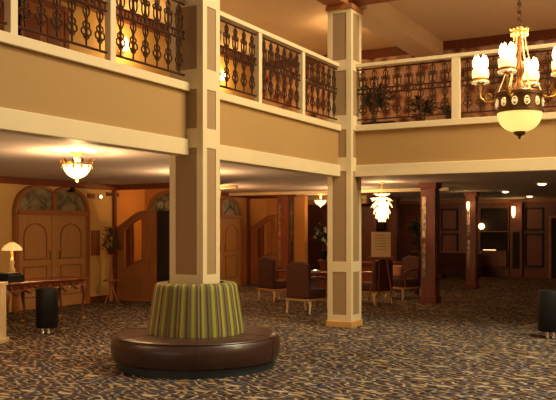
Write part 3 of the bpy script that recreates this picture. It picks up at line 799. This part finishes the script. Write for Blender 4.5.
ceiling_bowl(-7.97, 11.6, .235, .33, 'glass bowl lamp hidden behind the column with the round seat', 80)  # concealed lamp added to light the lower ceiling and left wall
ceiling_bowl(-7.6, 4.4, .235, .33, 'glass bowl lamp under the left balcony outside the photo', 90)  # added beyond the view to brighten the space below the balcony
x, y = P(345, 19.5); ceiling_bowl(x, y, .235, .33, 'glass bowl lamp hidden behind the corner column', 60)  # added unseen to give the back area light
ceiling_bowl(-10.3, 15.72, .19, .3, 'glass bowl lamp behind the first stair block, hidden by the near column', 70)
x, y = P(320.5, 23.2); ceiling_bowl(x, y, .19, .32, 'white glass ceiling lamp just left of the corner column', 12, 10)

# ------------------------------------------------------------------ hanging glass-leaf lamp
x, y = P(382, 17.0)
gl = thing('glass_leaf_pendant', 'hanging lamp of white glowing glass leaves right of the corner column', 'pendant lamp', (x, y, H))
MB().tube([(0, 0, 0), (0, 0, -.3)], .01, 6).build('rod', 'gold', gl)
MB().lathe([(0, 0), (.07, 0), (.05, -.03), (0, -.04)], 14).build('canopy', 'gold', gl, smooth=True)
m = MB()
for lv, (z, rr, tilt, L_) in enumerate(((-.30, .05, .35, .15), (-.32, .08, -.6, .18), (-.40, .12, -1.3, .20), (-.52, .11, -2.2, .19), (-.60, .08, -3, .2), (-.70, .04, -4, .16))):
    for i in range(9):
        th = 2*PI*(i+.5*(lv % 2))/9; c, s_ = math.cos(th), math.sin(th)
        m.leaf((rr*c, rr*s_, z), (c, s_, tilt), L_, .12)
m.build('glass_leaves', 'sconce', gl)
MB().ball((0, 0, -.5), .08, 12, 8, 1.6).build('bulb', 'bulb', gl, smooth='all')
point((x, y, H-.22), 9, (1, .6, .28), .04)

# ------------------------------------------------------------------ big chandelier
x, y = P(519.5, 9.1)
ch = thing('chandelier', 'large gilt chandelier with four candle clusters and glowing bowl over the hall', 'chandelier', (x, y, 2.63))
s9 = 89.0
def cz(py): return 1.6+(229-py)/s9-2.6
MB().tube([(0, 0, cz(36)), (0, 0, 5.4)], .007, 6).build('stem', 'iron', ch)
cn = MB()
for i in range(46):
    z = cz(28)+i*.045
    ang = (i % 2)*PI/2
    cn.tube([(.02*math.cos(ang)*math.cos(2*PI*j/8), .02*math.sin(ang)*math.cos(2*PI*j/8), z+.03*math.sin(2*PI*j/8)) for j in range(8)], .008, 4, True)
cn.build('chain', 'iron', ch)
MB().lathe([(0, cz(26)), (.03, cz(27)), (.05, cz(29)), (.095, cz(31)), (.10, cz(32)), (.06, cz(34)), (.05, cz(37)), (0, cz(38))], 20).build('crown', 'gold', ch, smooth=True)
m = MB()
for i in range(12):
    th = 2*PI*i/12; m.leaf((.07*math.cos(th), .07*math.sin(th), cz(33)), (math.cos(th), math.sin(th), 1.0), .06, .035)
    m.ball((.09*math.cos(th), .09*math.sin(th), cz(35)), .012, 6, 4, 1.6)
m.build('crown_leaves', 'crystal', ch)
for i in range(6):
    th = 2*PI*i/6+.2; pts = []; rad = []
    for j in range(65):
        u = j/64; r_ = .06+(.235-.06)*(u**1.5)
        pts.append((r_*math.cos(th), r_*math.sin(th), cz(36)+(cz(93)-cz(36))*u)); rad.append(.009 if j % 2 else .003)
    MB().tube(pts, rad, 6).build('bead_string', 'crystal', ch)
MB().lathe([(.02, cz(38)), (.02, cz(60)), (.05, cz(64)), (.06, cz(72)), (.03, cz(78)), (.05, cz(84)), (.10, cz(90)), (.2, cz(94)), (0, cz(96))], 18).build('shaft', 'bronze', ch, smooth=True)
dr = MB().lathe([(0, cz(93)), (.235, cz(93)), (.265, cz(94)), (.265, cz(97)), (.25, cz(98)), (.25, cz(111)), (.27, cz(112)), (.27, cz(114)), (.24, cz(114.5)), (0, cz(114.5))], 40).build('drum', 'bronze', ch, smooth=True)
for i in range(12):
    th = 2*PI*i/12; c, s_ = math.cos(th), math.sin(th); tx, ty = -s_, c
    q = MB()
    q.tube([(.256*c+.028*tx*math.cos(2*PI*j/10), .256*s_+.028*ty*math.cos(2*PI*j/10), cz(104.5)+.045*math.sin(2*PI*j/10)) for j in range(10)], .008, 5, True)
    q.ball((.258*c, .258*s_, cz(104.5)), .02, 8, 6)
    q.build('medallion', 'crystal', dr)
R_ = .247
MB().lathe([(R_, cz(114.5))]+[(R_*math.cos(PI/2*i/10)**.8, cz(114.5)+(cz(133.5)-cz(114.5))*math.sin(PI/2*i/10)) for i in range(1, 10)]+[(0, cz(133.5))], 36).build('bowl', 'bowl', ch, smooth='all')
MB().lathe([(0, cz(132.5)), (.07, cz(133)), (.06, cz(136)), (.02, cz(137.5)), (.012, cz(140)), (0, cz(141))], 16).build('finial', 'bronze', ch, smooth=True)
base_th = CA+math.radians(-123)
for i in range(4):
    th = base_th+i*PI/2; c, s_ = math.cos(th), math.sin(th); rr = .455
    arm = MB().tube([(r_*c, r_*s_, z) for r_, z in ((.24, cz(97)), (.32, cz(101)), (.40, cz(100)), (.455, cz(95)), (.455, cz(84.5)), (.455, cz(80.5)))], .012, 7).build('arm', 'gold', ch, smooth=True)
    q = MB()
    q.tube([((.36+.035*math.cos(2*PI*j/10))*c, (.36+.035*math.cos(2*PI*j/10))*s_, cz(95)+.035*math.sin(2*PI*j/10)) for j in range(10)], .006, 5, True)
    q.build('scroll', 'gold', arm)
    MB().lathe([(0, cz(81.5)), (.03, cz(81.0)), (.085, cz(77.5)), (.095, cz(75.5)), (.085, cz(74.5)), (0, cz(75.5))], 18, (rr*c, rr*s_, 0)).build('cup', 'gold', arm, smooth=True)
    MB().tube([(rr*c+.09*math.cos(2*PI*j/40), rr*s_+.09*math.sin(2*PI*j/40), cz(78.5)-.012*abs(math.cos(PI*j/4))) for j in range(40)], [.008+.009*abs(math.cos(PI*j/4)) for j in range(40)], 6, True).build('crystal_drops', 'crystal', arm)
    for j in range(6):
        a = 2*PI*j/6+.3; X_, Y_ = rr*c+.06*math.cos(a), rr*s_+.06*math.sin(a)
        cd_ = MB().tube([(X_, Y_, cz(75.5)), (X_, Y_, cz(65.5))], .013, 8).build('candle', 'paper', arm)
        MB().lathe([(0, 0), (.022, .02), (.032, .06), (.024, .11), (.008, .15), (0, .16)], 10, (X_, Y_, cz(65.5))).build('candle_bulb', 'bulb', cd_, smooth='all')
    MB().lathe([(.088, cz(75.5)), (.098, cz(71.5)), (.094, cz(66.5)), (.088, cz(66.5)), (.09, cz(71.5)), (.08, cz(75.5)), (.088, cz(75.5))], 18, (rr*c, rr*s_, 0)).build('glass_shade', 'clusterglass', arm, smooth='all')
    point((x+rr*c, y+rr*s_, 2.63+cz(42.5)), 14, (1, .58, .20), .07)

# ------------------------------------------------------------------ armchairs, side table, flowers, easel
def armchair(name, label, loc, rz, group):
    t = thing(name, label, 'armchair', loc, rz, group)
    MB().box(-.27, .27, -.27, .27, .27, .46).build('seat', 'darkfab', t, bevel=.05)
    q = MB(); xs = [-.27+.54*i/12 for i in range(13)]
    q.strip(xs, [.29]*13, [.90+.06*math.cos(PI*x_/.54)+.02 for x_ in xs], -.37, -.27)
    q.build('backrest', 'darkfab', t, bevel=.025)
    MB().box(-.29, .29, -.38, .29, .24, .28).build('seat_rail', 'doorwood', t, bevel=.008)
    for s_ in (-1, 1):
        MB().tube([(s_*.28, -.30, .68), (s_*.30, -.1, .68), (s_*.30, .12, .66), (s_*.29, .2, .62), (s_*.28, .18, .28)], .025, 8).build('armrest', 'darkwood', t, smooth=True)
        for y_ in (-.32, .24):
            MB().tube([(s_*.26, y_, .25), (s_*.28, y_, .17), (s_*.27, y_, .08), (s_*.28, y_+(.02 if y_ > 0 else -.02), .0)], [.03, .024, .016, .018], 8).build('leg', 'cream', t, smooth=True)
    return t
x, y = P(309, 15.4)
ac = armchair('armchair', 'dark red armchair with pale legs just left of the corner column', (x, y, 0), CA-.7, 'dark red armchairs with pale legs')
x, y = P(278, 17.9); dup(ac, (x, y, 0), CA-.9, 'farther dark red armchair half hidden behind the nearer armchair')
x, y = P(372, 17.2); dup(ac, (x, y, 0), CA+.7, 'dark armchair under the easel board right of the corner column')
x, y = P(402, 18.4)
ac2 = dup(ac, (x, y, 0), CA+2.2, 'dark armchair with pale pink cushion left of the nearest dark column')
x, y = P(318, 16.4)
st = thing('side_table', 'small dark side table beside the nearer armchair', 'table', (x, y, 0))
MB().lathe([(0, .68), (.26, .68), (.27, .70), (.26, .72), (0, .72)], 28).build('tabletop', 'darkwood', st, smooth=True)
MB().lathe([(0, .1), (.03, .1), (.05, .2), (.025, .35), (.03, .68), (0, .68)], 14).build('pedestal', 'darkwood', st, smooth=True)
for a in range(3):
    th = a*2*PI/3; MB().tube([(0, 0, .14), (.12*math.cos(th), .12*math.sin(th), .1), (.2*math.cos(th), .2*math.sin(th), .012)], .018, 6).build('leg', 'darkwood', st)
ds = thing('dish', 'small pale dish on the side table by the armchair', 'dish', (x-.04, y-.05, .72))
MB().lathe([(0, 0), (.05, 0), (.10, .03), (.105, .035), (.05, .012), (0, .01)], 20).build('bowl', 'petal', ds, smooth=True)
MB().lathe([(0, .012), (.04, .014), (.03, .04), (0, .05)], 12).build('candle', 'down', ds, smooth=True)
x, y = P(324, 18.2)
pdst = thing('flower_pedestal', 'dark wood pedestal under the white flower arrangement', 'pedestal', (x, y, 0))
MB().lathe([(0, 0), (.17, 0), (.17, .05), (.1, .09), (.085, .8), (.13, .86), (.15, .88), (.15, .9), (0, .9)], 20).build('column', 'darkwood', pdst, smooth=True)
plant(x, y, .90, 'dark flower arrangement with white blossoms left of the corner column', .92, .25, 170, pot=.09, flowers=9, nm='flower_arrangement', cat_='flowers', vz=.2, L=.15, loc_stem=.02, potm='blackgloss')
x, y = P(380.5, 15.9)
ez = thing('easel', 'dark easel holding the cream board right of the corner column', 'easel', (x, y, 0), CA)
for s_ in (-1, 1): MB().tube([(s_*.05, .0, 1.5), (s_*.26, -.06, .0)], .014, 6).build('leg', 'darkwood', ez)
MB().tube([(0, .02, 1.45), (0, .4, .0)], .014, 6).build('leg', 'darkwood', ez)
MB().box(-.24, .24, -.10, -.03, 1.02, 1.05).build('ledge', 'darkwood', ez)
bd = thing('notice_board', 'cream notice board standing on the easel', 'sign', (x, y, 1.05), CA)
MB().box(-.19, .19, -.09, -.07, 0, .49).build('board', 'paper', bd)
q = MB()
for i, wd in enumerate((.1, .13, .08, .12, .11, .09)): q.box(-wd, wd, -.093, -.09, .42-i*.055, .428-i*.055)
q.build('faint_lines', 'ink', bd)
cu = thing('cushion', 'pale pink square cushion on the dark armchair near the dark column', 'cushion', (*P(395, 18.15), .47), CA)
m = MB(); nn = 10
top = [[None]*(nn+1) for _ in range(nn+1)]; bot = [[None]*(nn+1) for _ in range(nn+1)]
for i in range(nn+1):
    for j in range(nn+1):
        u, v = i/nn*2-1, j/nn*2-1; th = .07*((1-u**4)*(1-v**4))**.5
        top[i][j] = m.b.verts.new((u*.17, -th, .16+v*.15)); bot[i][j] = m.b.verts.new((u*.17, th, .16+v*.15))
for i in range(nn):
    for j in range(nn):
        m.b.faces.new((top[i][j], top[i+1][j], top[i+1][j+1], top[i][j+1])); m.b.faces.new((bot[i][j], bot[i][j+1], bot[i+1][j+1], bot[i+1][j]))
bmesh.ops.remove_doubles(m.b, verts=m.b.verts, dist=1e-5)
m.build('cover', 'pinkfab', cu, smooth='all')
# hall desk in the dark centre
x, y = P(385, 20.5)
dk = thing('hall_desk', 'dark wooden desk in the shade behind the easel', 'desk', (x, y, 0), CA)
MB().box(-.8, .8, -.3, .3, .72, .76).build('tabletop', 'darkwood', dk)
MB().box(-.76, .76, -.26, -.22, .2, .72).build('modesty_panel', 'darkwood', dk)
for s_ in (-1, 1):
    for y_ in (-.24, .24): MB().box(s_*.73-.03, s_*.73+.03, y_-.03, y_+.03, 0, .72).build('leg', 'darkwood', dk)
x, y = P(419, 19.6)
plant(x, y, 0, 'tall dark indoor tree left of the nearest dark column', 1.95, .28, 220, pot=.17, vz=.35, L=.2, loc_stem=.75)

# sconce added out of sight to make the stairwell glow
def stair_fill_lamp(x, y, label, pw):
    t = wall_sconce(x, y, 2.2, 0, label, .7, pw)
stair_fill_lamp(-10.05, 15.2, 'added stairwell sconce, unseen behind the tall column', 16)
